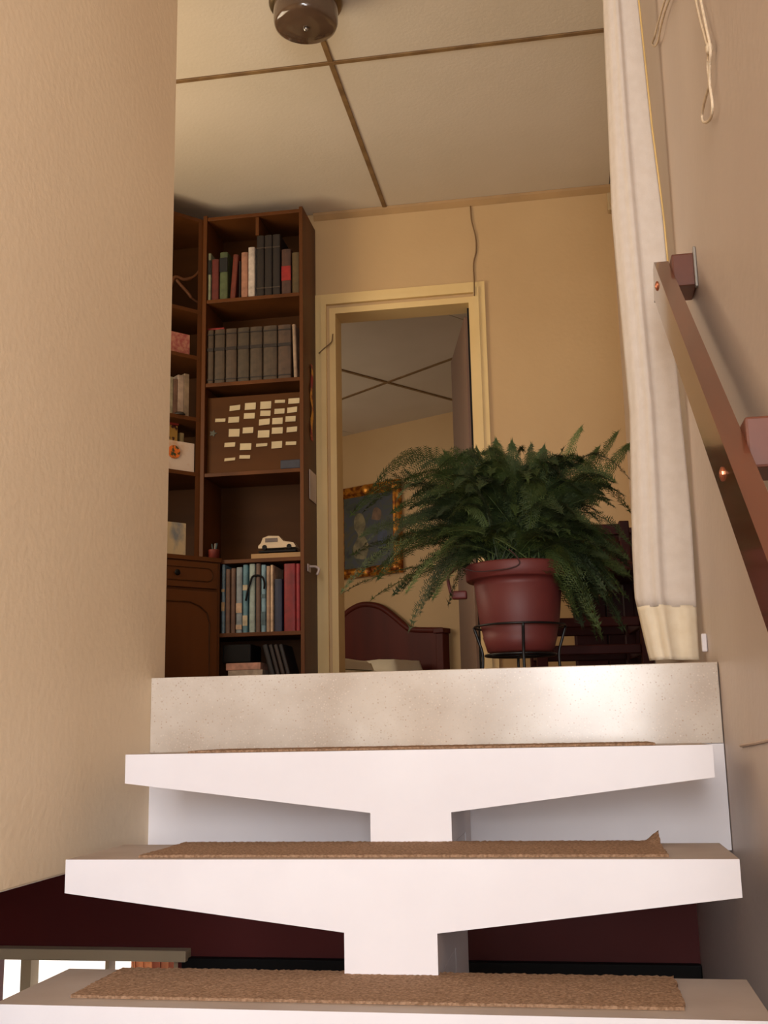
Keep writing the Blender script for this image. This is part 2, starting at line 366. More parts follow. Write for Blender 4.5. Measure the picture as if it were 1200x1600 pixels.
# small chips where the paint broke off
# carpet strips
def carpet(i, xa, xb, ya, yb, name, label, curl=False):
    y, z = steps[i]; bm = bmesh.new(); nx, ny = 220, 26; g = {}
    for a in range(nx+1):
        for b in range(ny+1):
            u, v = a/nx, b/ny
            x = xa+(xb-xa)*u; yy = ya+(yb-ya)*v
            if b == ny: yy += random.uniform(-.003, .004)
            if a in (0, nx): x += random.uniform(-.002, .002)
            h = .0045+random.uniform(-.0006, .0007)
            if curl and u > .975 and v > .6: h += .016*((u-.975)/.025)*((v-.6)/.4)
            g[a, b] = bm.verts.new((x, yy, z+h))
    for a in range(nx):
        for b in range(ny): bm.faces.new((g[a, b], g[a+1, b], g[a+1, b+1], g[a, b+1]))
    edge = [g[a, 0] for a in range(nx)]+[g[nx, b] for b in range(ny)]+[g[a, ny] for a in range(nx, 0, -1)]+[g[0, b] for b in range(ny, 0, -1)]
    low = [bm.verts.new((v.co.x, v.co.y, max(z+.0004, v.co.z-.009))) for v in edge]; n = len(edge)
    for q in range(n): bm.faces.new((edge[q], edge[(q+1) % n], low[(q+1) % n], low[q]))
    tag(link(name, bm, carpetm, norm=False), label, 'carpet', 'carpet strips on the treads')
c = [aZ(301, 1178, steps[0][1]).x, aZ(1030, 1161, steps[0][1]).x]
carpet(0, -.715, .128, 2.01, 2.236, 'carpet_strip', 'thin brown carpet strip on the uppermost tread, seen edge-on')
carpet(1, -.715, .122, 1.785, 2.003, 'carpet_strip', 'brown carpet strip on the middle tread with one curled corner', True)
carpet(2, -.738, .118, 1.592, 1.783, 'carpet_strip', 'wide view of brown carpet strip on the lowest tread in view')

# ---------------------------------------------------------------- handrail on its spacer blocks
def rl(px, py, X): return aX(px, py, X)
sl = .757
def rz(y): return .9495+(y-2.2466)*sl
hr = thing('handrail', (.235, 2.0, rz(2.0)), 'varnished brown wooden handrail plank screwed to the right wall', 'handrail')
ya, yb = .35, 2.275
pts = [(ya, rz(ya)), (yb-.012, rz(yb-.012)+.002), (yb+.015, rz(yb)-.012), (yb+.045, rz(yb)-.075), (yb+.03, rz(yb+.03)-.098), (ya, rz(ya)-.100)]
bm = prism(pts, 'x', .206, .236); bevel_all(bm, .007, 3); link('rail', bm, railm, hr)
for (xa_, ya_, xb_, yb_) in ((1045, 424, 1083, 486), (1155, 678, 1240, 800)):
    c0 = aX(xb_-8, ya_+22, XR)
    y0 = aX(xa_, ya_, XR-.02).y; 
    yc = {1045: 2.25, 1155: 1.52}[xa_]; zc = rz(yc)-.028
    b = bmesh.new(); bx(b, .2362, XR-.0005, yc-.045, yc+.045, zc-.04, zc+.03, .004, M=Matrix.Translation((0, yc, zc)) @ Matrix.Rotation(math.atan(sl)*0.0, 4, 'X') @ Matrix.Translation((0, -yc, -zc)))
    sb = P(link('spacer_block', b, mat('stained_block', (112, 62, 42), .5, (96, 50, 34), 9), hr), hr)
    b = bmesh.new(); bx(b, XR-.006, XR-.0004, yc-.062, yc-.050, zc-.05, zc+.035, .001); link('wall_plate', b, steel, sb)
for (a, b_) in ((1027, 447), (1129, 741)):
    c0 = aX(a, b_, .206); bm = bmesh.new(); tube(bm, [c0+Vector((.001, 0, 0)), c0+Vector((-.002, 0, 0)), c0+Vector((-.0045, 0, 0))], [.010, .0098, .004], 14); link('screw', bm, screwm, hr)
# cable clip and hairline ledge on the right wall
a, b_ = aX(1160, 1165, XR), aX(1215, 1154, XR); bm = bmesh.new(); tube(bm, [a+Vector((-.003, 0, 0)), (a+b_)/2+Vector((-.003, 0, -.001)), b_+Vector((-.003, 0, 0))], .0028, 6)
tag(link('cable', bm, mat('wall_cable', (196, 168, 142), .5)), 'thin pale cable along the right wall beside the uppermost tread', 'cable')

# ---------------------------------------------------------------- curtain at the head of the stair
YC = 2.58
Ledge = [(-60, 941), (0, 943), (330, 957), (640, 985), (850, 989), (930, 993), (1000, 1009), (1035, 1018)]
Redge = [(-60, 990), (0, 997), (200, 1018), (338, 1036), (578, 1058), (800, 1080), (1010, 1092), (1035, 1094)]
def interp(tab, y): return float(np.interp(y, [a for a, _ in tab], [b for _, b in tab]))
cu = thing('door_curtain', (.2, YC, ZF+.02), 'long white cloth curtain gathered at the right of the landing', 'curtain')
def curt(y0, y1, m, name, off, ny):
    bm = bmesh.new(); nx = 22; g = {}
    for j in range(ny+1):
        y = y0+(y1-y0)*j/ny; l, r = interp(Ledge, y), interp(Redge, y)
        for i in range(nx+1):
            u = i/nx; p = aY(l+(r-l)*u, y, YC)
            wv = -.030*math.exp(-((u-.0)/.10)**2) + .016*math.exp(-((u-.38)/.07)**2)
            if name == 'hem': wv += .003*math.sin(u*17)
            g[i, j] = bm.verts.new((min(p.x, XR-.006), YC-wv*1.2-off+.02*max(0, u-.8), p.z))
    for i in range(nx):
        for j in range(ny): bm.faces.new((g[i, j], g[i+1, j], g[i+1, j+1], g[i, j+1]))
    # give the cloth its thickness
    bmesh.ops.recalc_face_normals(bm, faces=bm.faces)
    bmesh.ops.solidify(bm, geom=list(bm.faces), thickness=.0008)
    return link(name, bm, m, cu, True)
yb_ = 1033
curt(-130, 948, fabric, 'cloth', 0, 70); curt(946, 1031, mat('curtain_hem_cloth', (236, 222, 196), .85, (230, 214, 186), 40), 'hem', .001, 14)
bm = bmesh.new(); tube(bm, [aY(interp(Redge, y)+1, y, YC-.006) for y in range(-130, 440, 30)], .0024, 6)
link('backlit_edge', bm, mat('backlit_edge_gold', (236, 200, 130), .4), cu, True)  # pale gold tube paints in the light glowing along the curtain's backlit edge
bm = bmesh.new(); rz_ = CZ-.03; tp = aY(965, -135, YC).z
tube(bm, [(-.2, YC, tp+.004), (XR-.01, YC, tp+.004)], .009, 10); tube(bm, [(-.19, YC, tp+.004), (-.19, YC, CZ-.0005)], .006, 8)
tag(link('curtain_rod', bm, steel), 'metal rod carrying the white curtain above the landing', 'curtain rod')

a = aX(1101, 990, XR-.004); b_ = aX(1101, 1020, XR-.004)
tag(link('wall_peg', box(XR-.012, XR-.0005, a.y-.006, a.y+.006, b_.z, a.z, .003), white), 'small white peg on the right wall at the curtain foot', 'peg')
# cords against the right wall
def cord(pxs, X, closed=False, r=.0024): 
    return [aX(a, b, X) for a, b in pxs]
XC = XR-.012
def loop(pxs, name, label, knots=()):
    bm = bmesh.new()
    for pl in pxs: tube(bm, spline(cord(pl, XC), 6), .0025, 7)
    o = thing(name, aX(*pxs[0][0], XC), label, 'cord'); link('cord', bm, cordm, o, True)
    for kx, ky in knots:
        c = aX(kx, ky, XC); bm = bmesh.new(); bmesh.ops.create_uvsphere(bm, u_segments=12, v_segments=8, radius=.009)
        for v in bm.verts: v.co = Vector((v.co.x*.7, v.co.y*1.25, v.co.z*1.2))*(1+.12*math.sin(v.co.z*900))+c
        link('knot', bm, cordm, o, True)
loop([[(1075, -60), (1092, 20), (1104, 66), (1107, 78), (1106, 105), (1108, 130), (1101, 158), (1097, 178), (1099, 190), (1106, 190), (1112, 180), (1113, 160), (1109, 132), (1109, 105), (1110, 76), (1104, 45), (1095, 0), (1084, -60)]],
     'pull_cord', 'knotted pale cord loop hanging down the right wall', [(1108, 76)])
loop([[(1068, -60), (1043, -10), (1030, 30), (1022, 60), (1019, 68), (1023, 72), (1028, 64), (1034, 36), (1044, 4), (1074, -60)]],
     'pull_cord', 'short doubled cord end beside the curtain top')

# ---------------------------------------------------------------- ceiling lamp
lc = aZ(478, 44, CZ-.15); lcx = lc.x; LY = lc.y
lm = thing('ceiling_lamp', (lcx, LY, CZ), 'round brown glass ceiling lamp with metal rim', 'lamp')
bm = bmesh.new(); lathe(bm, [(.125, -.001), (.130, -.010), (.130, -.05), (.124, -.058), (.110, -.062)], (lcx, LY, CZ-.007), 48); link('rim', bm, brass, lm, True)
bm = bmesh.new(); lathe(bm, [(.112, -.055), (.114, -.070), (.113, -.120), (.108, -.134), (.098, -.140), (.05, -.143)], (lcx, LY, CZ-.007), 48); link('shade', bm, smoke, lm, True)
bm = bmesh.new(); lathe(bm, [(.009, -.143), (.010, -.147), (.007, -.152), (.003, -.155)], (lcx, LY, CZ-.007), 16); link('finial', bm, steel, lm, True)

# ---------------------------------------------------------------- bookcase against the far wall
YB = 4.83
bL, bR = -1.672, -1.19
bc = thing('bookcase', (-1.43, 4.96, ZF), 'tall brown wooden bookcase between corner unit and doorway', 'bookcase')
link('side_panel', box(bR-.012, bR+.006, YB, F-.002, ZF, 2.50, .002), wood, bc)
link('side_panel', box(bL-.01, bL+.01, YB, F-.002, ZF, 2.50, .002), wood, bc)
link('back_panel', box(bL+.011, bR-.013, F-.014, F-.003, ZF, 2.48), wooddark, bc)
SH = {'top': 2.472, 'a': 2.045, 'b': 1.625, 'c': 1.187, 'counter': .775, 'd': .440, 'base': ZF+.02}
for k_, z in SH.items():
    link('shelf', box(bL+.0105, bR-.0125, YB+.004, F-.0145, z, z+.018, .0015), wood, bc)
flz = aY(400, 617, YB+.03).z
flap = P(link('drop_flap', box(bL+.0115, bR-.0135, YB+.030, YB+.046, SH['c']+.0185, flz, .002), wooddark, bc), bc)
cxp = aY(401, 350, YB).x; zdv = aY(401, 366, YB).z
link('divider', box(cxp-.008, cxp+.008, YB+.01, F-.015, max(zdv, 2.36), 2.4715), wood, bc)

def mcol(c): return mat('cover_%d_%d_%d' % c, c, .55, tuple(int(v*.8) for v in c), 30)
def book(xa, xb, z0, zt, c, label, group, yf=YB+.02, dep=.17, lean=0, band=None, name='book', rotz=0, pivot=None):
    """upright book, rounded spine to the front, bands on the spine, page block behind"""
    wd = xb-xa; h = zt-z0
    bm = bmesh.new(); n = 6; prof = []
    for q in range(n+1): a = PI*q/n; prof.append((-wd/2*math.cos(a), -.006*math.sin(a)))
    prof += [(wd/2, dep), (wd/2-.0025, dep), (wd/2-.0025, .006), (-wd/2+.0025, .006), (-wd/2+.0025, dep), (-wd/2, dep)]
    A = [bm.verts.new((p[0], p[1], 0)) for p in prof]; B = [bm.verts.new((p[0], p[1], h)) for p in prof]; L = len(prof)
    bm.faces.new(A); bm.faces.new(B[::-1])
    for q in range(L): bm.faces.new((A[q], B[q], B[(q+1) % L], A[(q+1) % L]))
    bmesh.ops.recalc_face_normals(bm, faces=bm.faces)
    bx(bm, -wd/2+.0027, wd/2-.0027, .007, dep-.004, .004, h-.004, 0, 1)
    if band:
        for (f0, f1) in band[1:]:
            bx(bm, -wd/2*.97, wd/2*.97, -.0075, .001, h*f0, h*f1, 0, 2)
    o = link(name, bm, [mcol(c), pagem, mcol(band[0]) if band else pagem], None, norm=False)
    o.location = ((xa+xb)/2, yf, z0+(abs(math.sin(lean))*wd/2 if lean else 0)+.0005); o.rotation_euler = (0, lean, rotz)
    tag(o, label, 'book', group); return o
def bk(l, r, t, z, c, label, group, **kw):
    a, b = aY(l, 600, YB+.02), aY(r, 600, YB+.02)
    m_ = (l+r)/2; xa = aY(l, t+40, YB+.02).x; xb = aY(r, t+40, YB+.02).x; zt = aY(m_, t, YB+.02).z
    xa = max(xa, bL+.0112); xb = min(xb, bR-.0140-(.012 if kw.get('lean', 0) < 0 else 0))
    return book(xa+.0006, xb-.0006, z+.018, zt, c, label, group, **kw)
g1 = 'books on the upper bookcase shelf'
za = SH['a']
bk(322, 330, 397, za, (150, 156, 128), 'slim pale green book at the left end of the upper shelf', g1, band=((28, 28, 30), (.55, .85)))
bk(331, 342, 406, za, (104, 40, 34), 'short maroon book beside slim pale green book, upper shelf', g1)
bk(343.5, 356, 395, za, (86, 98, 64), 'green book with black band on the upper shelf', g1, band=((22, 26, 30), (.58, .88)))
bk(359.5, 368, 399, za, (112, 46, 30), 'red-brown book leaning right on the upper shelf', g1, lean=.07)
bk(373.2, 376.8, 409, za, (30, 16, 14), 'thin black book before the pinkish book on upper shelf', g1)
bk(377, 387.5, 395, za, (172, 122, 98), 'pinkish tan book beside the tall white book', g1)
bk(388, 398.5, 387, za, (206, 192, 180), 'tall white book in the middle of the upper shelf', g1)
for j, lb in enumerate(('left of three tall black volumes on the upper shelf', 'middle of three tall black volumes on the upper shelf', 'right of three tall black volumes on the upper shelf')):
    bk(401+j*12.5, 413+j*12.5, 369-j*1, za, (34, 26, 22), lb, g1, band=((70, 58, 48), (.12, .14), (.78, .8)))
bk(440, 455, 390, za, (78, 50, 40), 'brown book with red label beside tall black volumes', g1, band=((150, 28, 26), (.3, .62)))
bk(456.5, 470, 395, za, (88, 70, 40), 'olive brown book at right end of the upper shelf', g1)
g2 = 'bound volumes on the second shelf'
ords = ['first', 'second', 'third', 'fourth', 'fifth', 'sixth', 'seventh', 'eighth', 'ninth']
e = [323.5, 335, 352.5, 371, 390.5, 411, 434, 456]
for j in range(7):
    bk(e[j]+.4, e[j+1]-.9, 517-j*1.5, SH['b'], (74+random.randint(-5, 5), 58, 42), 'dark brown bound volume, %s from left on second shelf' % ords[j], g2, band=((36, 26, 22), (.60, .66), (.06, .08), (.9, .92)))
bk(459, 470, 507, SH['b'], (158, 132, 108), 'pale tan book at the right end of second shelf', g2, lean=-.03)
a, b_ = aY(326, 512, YB+.05), aY(352, 512, YB+.05)
tag(link('booklet', box(a.x, b_.x, YB+.03, YB+.16, aY(340, 516, YB+.03).z+.004, aY(340, 516, YB+.03).z+.012, .001), mcol((140, 30, 30))), 'thin red booklet lying across the dark bound volumes', 'book')
# folders and books on the counter-height compartment
g3 = 'folders and magazines in the lower compartment'
def q7(v): return 340+v/7.5
row = [(50, 88, 170, (120, 150, 168), 'blue and white magazine at the left end of lower row', ((190, 160, 120), (.32, .45), (.6, .64))), (95, 150, 222, (112, 84, 68), 'brown book beside blue and white magazine', None),
       (158, 212, 212, (104, 74, 58), 'second brown book from left in lower row', None), (220, 290, 200, (140, 150, 156), 'grey-blue mottled magazine in lower row', ((196, 164, 136), (.3, .45), (.05, .12))),
       (298, 356, 172, (96, 138, 152), 'teal magazine behind the black strap end', ((196, 180, 150), (.1, .25), (.62, .7))), (372, 440, 162, (160, 176, 168), 'pale grey-green magazine under the black strap', None),
       (450, 505, 152, (102, 76, 60), 'brown book in the middle of the lower row', None), (513, 566, 172, (124, 158, 172), 'light blue magazine under the strap right end', ((70, 96, 104), (.1, .3), (.5, .56))),
       (573, 618, 186, (172, 142, 116), 'beige folder beside the cream folder', None), (620, 656, 174, (212, 180, 146), 'narrow cream folder in the lower row', None),
       (668, 760, 338, (28, 34, 62), 'short navy book beside the red binders', None), (778, 916, 148, (130, 18, 22), 'wide red binder in the lower compartment', None),
       (920, 970, 140, (150, 28, 34), 'narrow bright red binder beside the wide one', None), (973, 996, 150, (70, 12, 14), 'thin dark red binder against the side panel', None)]
for l, r, t_, c_, lb, bd in row:
    tp_ = 860+t_/7.5; tp_ = max(tp_, 881)
    bk(q7(l), q7(r), tp_, SH['d'], c_, lb, g3, band=bd)
# black strap over the magazines
sy = YB+.008
bm = bmesh.new(); tube(bm, spline([aY(q7(x), 860+y/7.5, sy) for x, y in ((330, 590), (352, 480), (385, 370), (410, 308), (470, 292), (525, 315), (548, 380), (545, 450))], 6), .0045, 8)
tag(link('strap', bm, black, None, True), 'black cord strap draped over the magazines', 'strap')
# stuff on the counter
ct = SH['counter']+.018
def bxat(l, r, t_, b_, y0, y1, m, name, label, cat, bev=.003, z0=None, group=None):
    A = aY(l, b_, y0); B = aY(r, t_, y0); bm = box(A.x, B.x, y0, y1, z0 if z0 is not None else A.z, B.z, bev)
    return tag(link(name, bm, m), label, cat, group)
tanbox = mat('tan_card', (168, 132, 88), .7)
bxat(392, 470, 862, 876, YB+.02, YB+.2, tanbox, 'flat_box', 'flat tan box lying on the bookcase counter', 'box', z0=ct+.0005)
ft = aY(430, 862, YB+.02).z
bxat(404, 462, 858, 862, YB+.03, YB+.18, black, 'tray', 'thin black tray on the flat tan box', 'tray', .001, z0=ft+.0005)
ft2 = aY(430, 858, YB+.03).z
toy = thing('model_car', (aY(432, 850, YB+.07).x, YB+.07, ft2), 'small cream model car on the black tray', 'model car')
c0 = aY(404, 857, YB+.05); c1 = aY(462, 857, YB+.05); zz = ft2+.001
def zt(y): return aY(430, y, YB+.05).z
prof = [(c0.x, zz+.008), (c0.x, zt(852)), (aY(408, 850, YB+.05).x, zt(848)), (aY(411, 840, YB+.05).x, zt(840)), (aY(420, 838, YB+.05).x, zt(837)), (aY(436, 838, YB+.05).x, zt(838)), (aY(443, 845, YB+.05).x, zt(846)), (c1.x-.01, zt(849)), (c1.x, zt(854)), (c1.x, zz+.008)]
bm = prism(prof, 'y', YB+.045, YB+.12); bevel_all(bm, .004); tb = P(link('body', bm, mat('cream_toy', (206, 184, 152), .5), toy), toy)
for wxx in (c0.x+.03, c1.x-.03):
    for wy in (YB+.043, YB+.112):
        bm = bmesh.new(); tube(bm, [(wxx, wy, zz+.012), (wxx, wy+.01, zz+.012)], .0115, 14); link('wheel', bm, black, toy)
bm = box(aY(415, 845, YB+.05).x, aY(434, 845, YB+.05).x, YB+.042, YB+.0449, zt(847), zt(841)); link('window', bm, mat('toy_window', (110, 100, 98), .2), toy)
# pen cup
pc = aY(334, 870, YB+.05); pcz = ct+.001
cup = thing('pen_cup', (pc.x, YB+.05, pcz), 'red pen cup with pens on the counter left', 'pen cup')
bm = bmesh.new(); lathe(bm, [(.024, 0), (.027, .05), (.028, .055), (.0255, .055), (.0225, .006)], (pc.x, YB+.05, pcz), 20); link('cup', bm, mcol((122, 44, 32)), cup, True)
for a_, c_ in ((-.5, (90, 110, 110)), (.35, (170, 160, 150)), (.9, (60, 90, 96))):
    bm = bmesh.new(); tube(bm, [(pc.x, YB+.05, pcz+.012), (pc.x+.024*math.sin(a_), YB+.05-.01*a_, pcz+.085)], .0032, 6); link('pen', bm, mcol(c_), cup)
# bottom compartment
zb0 = SH['base']+.018
bxat(347, 392, 1006, 1040, YB+.03, YB+.2, black, 'black_box', 'black box in the bottom compartment of the bookcase', 'box', .006, z0=aY(370, 1036, YB+.03).z)
pl = [(204, 150, 128), (170, 110, 84), (150, 140, 140), (190, 170, 150)]
zz = zb0+.0005; top = aY(370, 1036, YB+.03).z; nst = 5
for i in range(nst):
    z1_ = zb0+(top-zb0)*(i+1)/nst-.0006; dx_ = random.uniform(-.008, .008)
    A = aY(356, 1045, YB+.03).x+dx_; B = aY(410, 1045, YB+.03).x+dx_
    tag(link('magazine', box(A, B, YB+.02+random.uniform(0, .01), YB+.2, zz, z1_, .001), mcol(pl[i % 4])), 'magazine lying %s in the pile below the black box' % ['lowest', 'second from bottom', 'in the middle', 'second from top', 'topmost'][i], 'magazine', 'magazines piled in the bottom compartment'); zz = z1_+.0005
for i, (l, r) in enumerate(((423, 432), (433, 440), (441, 448), (449, 456))):
    xa = aY(l+8, 1040, YB+.03).x; xb = aY(r+8, 1040, YB+.03).x
    book(xa-.002, xb-.004, zb0, zb0+.24, [(28, 20, 18), (44, 32, 28), (58, 42, 34), (40, 30, 28)][i], 'black binder leaning left, %s from left in bottom compartment' % ords[i], 'leaning binders in the bottom compartment', yf=YB+.03, lean=-.26, name='binder')

# paper notes on the back panel
rows = [[(484, 557, 148, 190), (590, 665, 128, 182), (697, 772, 118, 176), (798, 868, 106, 134), (892, 968, 96, 140)],
        [(384, 455, 236, 266), (475, 550, 225, 272), (583, 658, 198, 244), (697, 768, 180, 224), (795, 865, 168, 210), (884, 952, 160, 204)],
        [(688, 762, 242, 290), (780, 852, 232, 282), (872, 942, 220, 264)],
        [(478, 553, 308, 368), (575, 648, 298, 345), (680, 760, 318, 375), (777, 852, 298, 348), (880, 952, 296, 338)],
        [(448, 522, 404, 440), (556, 634, 408, 460), (668, 745, 410, 438), (775, 848, 396, 450), (874, 946, 396, 426)],
        [(448, 522, 512, 538), (552, 626, 490, 520)]]
rn = ['top row', 'second row', 'third row', 'fourth row', 'fifth row', 'bottom row']
for i, rw in enumerate(rows):
    for j, (l, r, t_, b_) in enumerate(rw):
        A = aY(250+l/4.444, 600+b_/4.444, YB+.0296); B = aY(250+r/4.444, 600+t_/4.444, YB+.0296)
        bm = bmesh.new(); nn = 4; tilt = random.uniform(-.03, .03)
        for q in range(nn):
            z0_ = A.z+(B.z-A.z)*q/nn; z1_ = A.z+(B.z-A.z)*(q+1)/nn
            y0_ = YB+.0296-.005*(1-q/nn)**2; y1_ = YB+.0296-.005*(1-(q+1)/nn)**2
            bm.faces.new([bm.verts.new(v) for v in ((A.x, y0_, z0_), (B.x, y0_, z0_+tilt*.1), (B.x, y1_, z1_+tilt*.1), (A.x, y1_, z1_))])
        bmesh.ops.remove_doubles(bm, verts=bm.verts, dist=.0001); bmesh.ops.solidify(bm, geom=list(bm.faces), thickness=.0004)
        tag(link('paper_note', bm, paper), 'small pale paper note stuck on the bookcase flap, %s from left in %s' % (ords[j], rn[i]), 'paper note', 'paper notes on the bookcase flap')
bxat(438, 469, 717, 727, YB+.006, YB+.0285, mcol((44, 46, 60)), 'pencil_case', 'dark blue-grey pencil case on the shelf below notes', 'pencil case', .004, z0=SH['c']+.0185)
A = aY(325, 684, YB+.03); B = aY(341, 671, YB+.03)
bm = bmesh.new(); cc = (A+B)/2
vs = [bm.verts.new((cc.x+math.cos(q*PI/5)*(.020 if q % 2 == 0 else .010), YB+.0295, cc.z+math.sin(q*PI/5)*(.018 if q % 2 == 0 else .009))) for q in range(10)]
bm.faces.new(vs); r_ = bmesh.ops.extrude_face_region(bm, geom=list(bm.faces))
for v in r_['geom']:
    if isinstance(v, bmesh.types.BMVert): v.co.y -= .003
tag(link('sticker', bm, mcol((72, 72, 58))), 'small grey-green key lock left of the paper notes', 'sticker')  # key lock on the flap, modelled as a small star-shaped plate

# things on the side of the bookcase by the door
xs_ = bR+.0065
def onside(px, py): return aX(px, py, xs_+.004)
bm = bmesh.new(); n_ = 24
for q in range(n_):
    for (c_, m_) in ((0, 0),):
        y0_ = 572+(690-572)*q/n_; y1_ = 572+(690-572)*(q+1)/n_
        a, b_ = aY(487, y0_, 5.0), aY(487, y1_, 5.0)
        wv = .012*math.sin(q*.55)
        fc = bm.faces.new([bm.verts.new((xs_+.004+.002*math.sin(q), 4.98+wv-.018, a.z)), bm.verts.new((xs_+.004, 4.98+wv+.018, a.z)), bm.verts.new((xs_+.004, 4.98+wv+.018, b_.z)), bm.verts.new((xs_+.004+.002*math.sin(q+1), 4.98+wv-.018, b_.z))])
bmesh.ops.remove_doubles(bm, verts=bm.verts, dist=.0105 if False else .0002); bmesh.ops.solidify(bm, geom=list(bm.faces), thickness=.001)
tag(link('ribbon', bm, mat('ribbon_cloth', (214, 150, 50), .6, (150, 36, 40), 7, (1, 1, 3), lo=.45, hi=.55)), 'red and yellow ribbon hanging on the bookcase side', 'ribbon')
za1, zb1 = aY(490, 738, 5.0).z, aY(490, 784, 5.0).z
tag(link('paper_sheet', box(xs_+.001, xs_+.004, 4.93, 5.06, zb1, za1, .0005), mat('white_paper', (205, 190, 180), .7)), 'white folded paper hanging below the ribbon', 'paper')
hk = thing('wall_hook', (xs_, 4.9, aY(490, 890, 4.9).z), 'small white hook on the bookcase side at counter height', 'hook')
z_ = aY(490, 888, 4.9).z
link('plate', box(xs_+.0004, xs_+.006, 4.88, 4.93, z_-.015, z_+.02, .002), mat('hook_white', (206, 190, 184), .4), hk)
bm = bmesh.new(); tube(bm, spline([(xs_+.006, 4.905, z_+.01), (xs_+.035, 4.905, z_+.008), (xs_+.05, 4.905, z_-.006), (xs_+.04, 4.905, z_-.03)], 5), .006, 8); link('arm', bm, MATS['hook_white'], hk, True)

# ---------------------------------------------------------------- corner unit (front turned 45 degrees)
dg = Vector((-math.cos(math.radians(48)), -math.sin(math.radians(48)), 0)); A0 = Vector((bL-.0105, YB, 0)); LEN = .62
B0 = A0+dg*LEN
cuo = thing('corner_bookcase', (-1.95, 4.8, ZF), 'brown corner bookcase unit with angled open shelves', 'bookcase')
nd = Vector((-dg.y, dg.x, 0))                   # outward from the front
if nd.x < 0: nd = -nd
def poly(inset=0.0, ext=.0, top=0): 
    a = A0+dg*inset-nd*(-ext); b = B0-dg*inset*0-nd*(-ext)
    return [(a.x, a.y), (b.x, b.y), (RL+.003, b.y), (RL+.003, F-.003), (a.x-inset*0, F-.003)]
for z in (2.472, 2.0, 1.768, 1.465, 1.20):
    link('shelf', prism(poly(.004, -.004), 'z', z-.009, z+.009), wood, cuo)
link('side_panel', prism([(A0.x-.001, YB+.006), (A0.x-.018, YB-.012), (A0.x-.018, F-.02), (A0.x-.001, F-.02)], 'z', .80, 2.48), wood, cuo)
link('back_panel', box(RL+.004, A0.x-.0185, F-.0165, F-.004, .80, 2.46), wooddark, cuo)
link('back_panel', box(RL+.004, RL+.016, B0.y+.02, F-.017, .80, 2.46), wooddark, cuo)
ext = .0
C0 = Vector((-1.578, YB-.004, 0)); D0 = C0+dg*(LEN+.05)
lowp = lambda o, z0, z1: prism([((C0+nd*o).x, (C0+nd*o).y), ((D0+nd*o).x, (D0+nd*o).y), (RL+.004, (D0+nd*o).y), (RL+.004, F-.005), (bL-.0115, F-.005), (bL-.0115, YB-.0045), ((C0+nd*o).x, YB-.0045)] if not o else [((C0+nd*o).x, (C0+nd*o).y), ((D0+nd*o).x, (D0+nd*o).y), (D0.x, D0.y), (C0.x, C0.y)], 'z', z0, z1)
link('lower_body', lowp(0, ZF, .778), wood, cuo)
link('counter_top', prism([((C0+nd*.012).x, (C0+nd*.012).y), ((D0+nd*.012).x, (D0+nd*.012).y), (RL+.004, D0.y), (RL+.004, F-.006), (bL-.0115, F-.006), (bL-.0115, YB-.005), ((C0+nd*.012).x, YB-.006)], 'z', .7785, .798), wood, cuo)
MD = Matrix.Translation(C0) @ Matrix(((dg.x, nd.x, 0), (dg.y, nd.y, 0), (0, 0, 1))).to_4x4()   # local: x along front, y outward
def local_box(bm, *a, bev=.002): bx(bm, *a, bev, M=MD)
bm = bmesh.new(); local_box(bm, .02, LEN, .0005, .014, .655, .770); df = P(link('drawer', bm, wood, cuo), cuo)
def ridge(pts, r=.003): 
    bm = bmesh.new(); tube(bm, [MD @ Vector(p) for p in pts], r, 6, True); return bm
def rrect(x0, x1, z0, z1, rad, y=.0145, archtop=False):
    out = []
    for (cx_, cz_, a0) in ((x1-rad, z1-rad, 0), (x0+rad, z1-rad, 90), (x0+rad, z0+rad, 180), (x1-rad, z0+rad, 270)):
        for q in range(5): a = math.radians(a0+q*22.5); out.append((cx_+rad*math.cos(a), y, cz_+rad*math.sin(a)))
    return out
link('moulding', ridge(rrect(.045, .60, .685, .745, .028)), wooddark, df)
kn = bmesh.new(); c_ = MD @ Vector((.232, .03, .715)); tube(kn, [MD @ Vector((.232, .014, .715)), MD @ Vector((.232, .022, .715)), MD @ Vector((.232, .032, .715)), MD @ Vector((.232, .036, .715))], [.006, .008, .014, .008], 14)
link('knob', kn, black, df, True)
bm = bmesh.new(); local_box(bm, .02, LEN, .0005, .014, ZF+.05, .640); dd = P(link('door', bm, wood, cuo), cuo)
pts = [(.06, .0145, ZF+.09), (.06, .0145, .50), (.075, .0145, .545), (.11, .0145, .572), (.16, .0145, .59), (.48, .0145, .59), (.53, .0145, .572), (.57, .0145, .54), (.58, .0145, .50), (.58, .0145, ZF+.09)]
link('moulding', ridge(pts, .004), wooddark, dd)
# things on the corner unit
def on(px, py, z, back=.05):                    # point above a shelf at height z, a little behind its front edge
    o = A0-nd*back; n3 = nd; r = ray(px, py); return r*(o.dot(n3)/r.dot(n3))
def cbox(l, r, t_, z0, th, m, name, label, cat, back=.03, bev=.002, group=None):
    a = on(l, t_, z0, back); b_ = on(r, t_, z0, back); zt_ = (a.z+b_.z)/2
    a.z = 0; b_.z = 0; ax = (b_-a).normalized(); M_ = Matrix.Translation(a) @ Matrix(((ax.x, -nd.x, 0), (ax.y, -nd.y, 0), (0, 0, 1))).to_4x4()
    bm = bmesh.new(); bx(bm, 0, (b_-a).length, 0, th, z0+.0005, zt_, bev, M=M_)
    return tag(link(name, bm, m), label, cat, group)
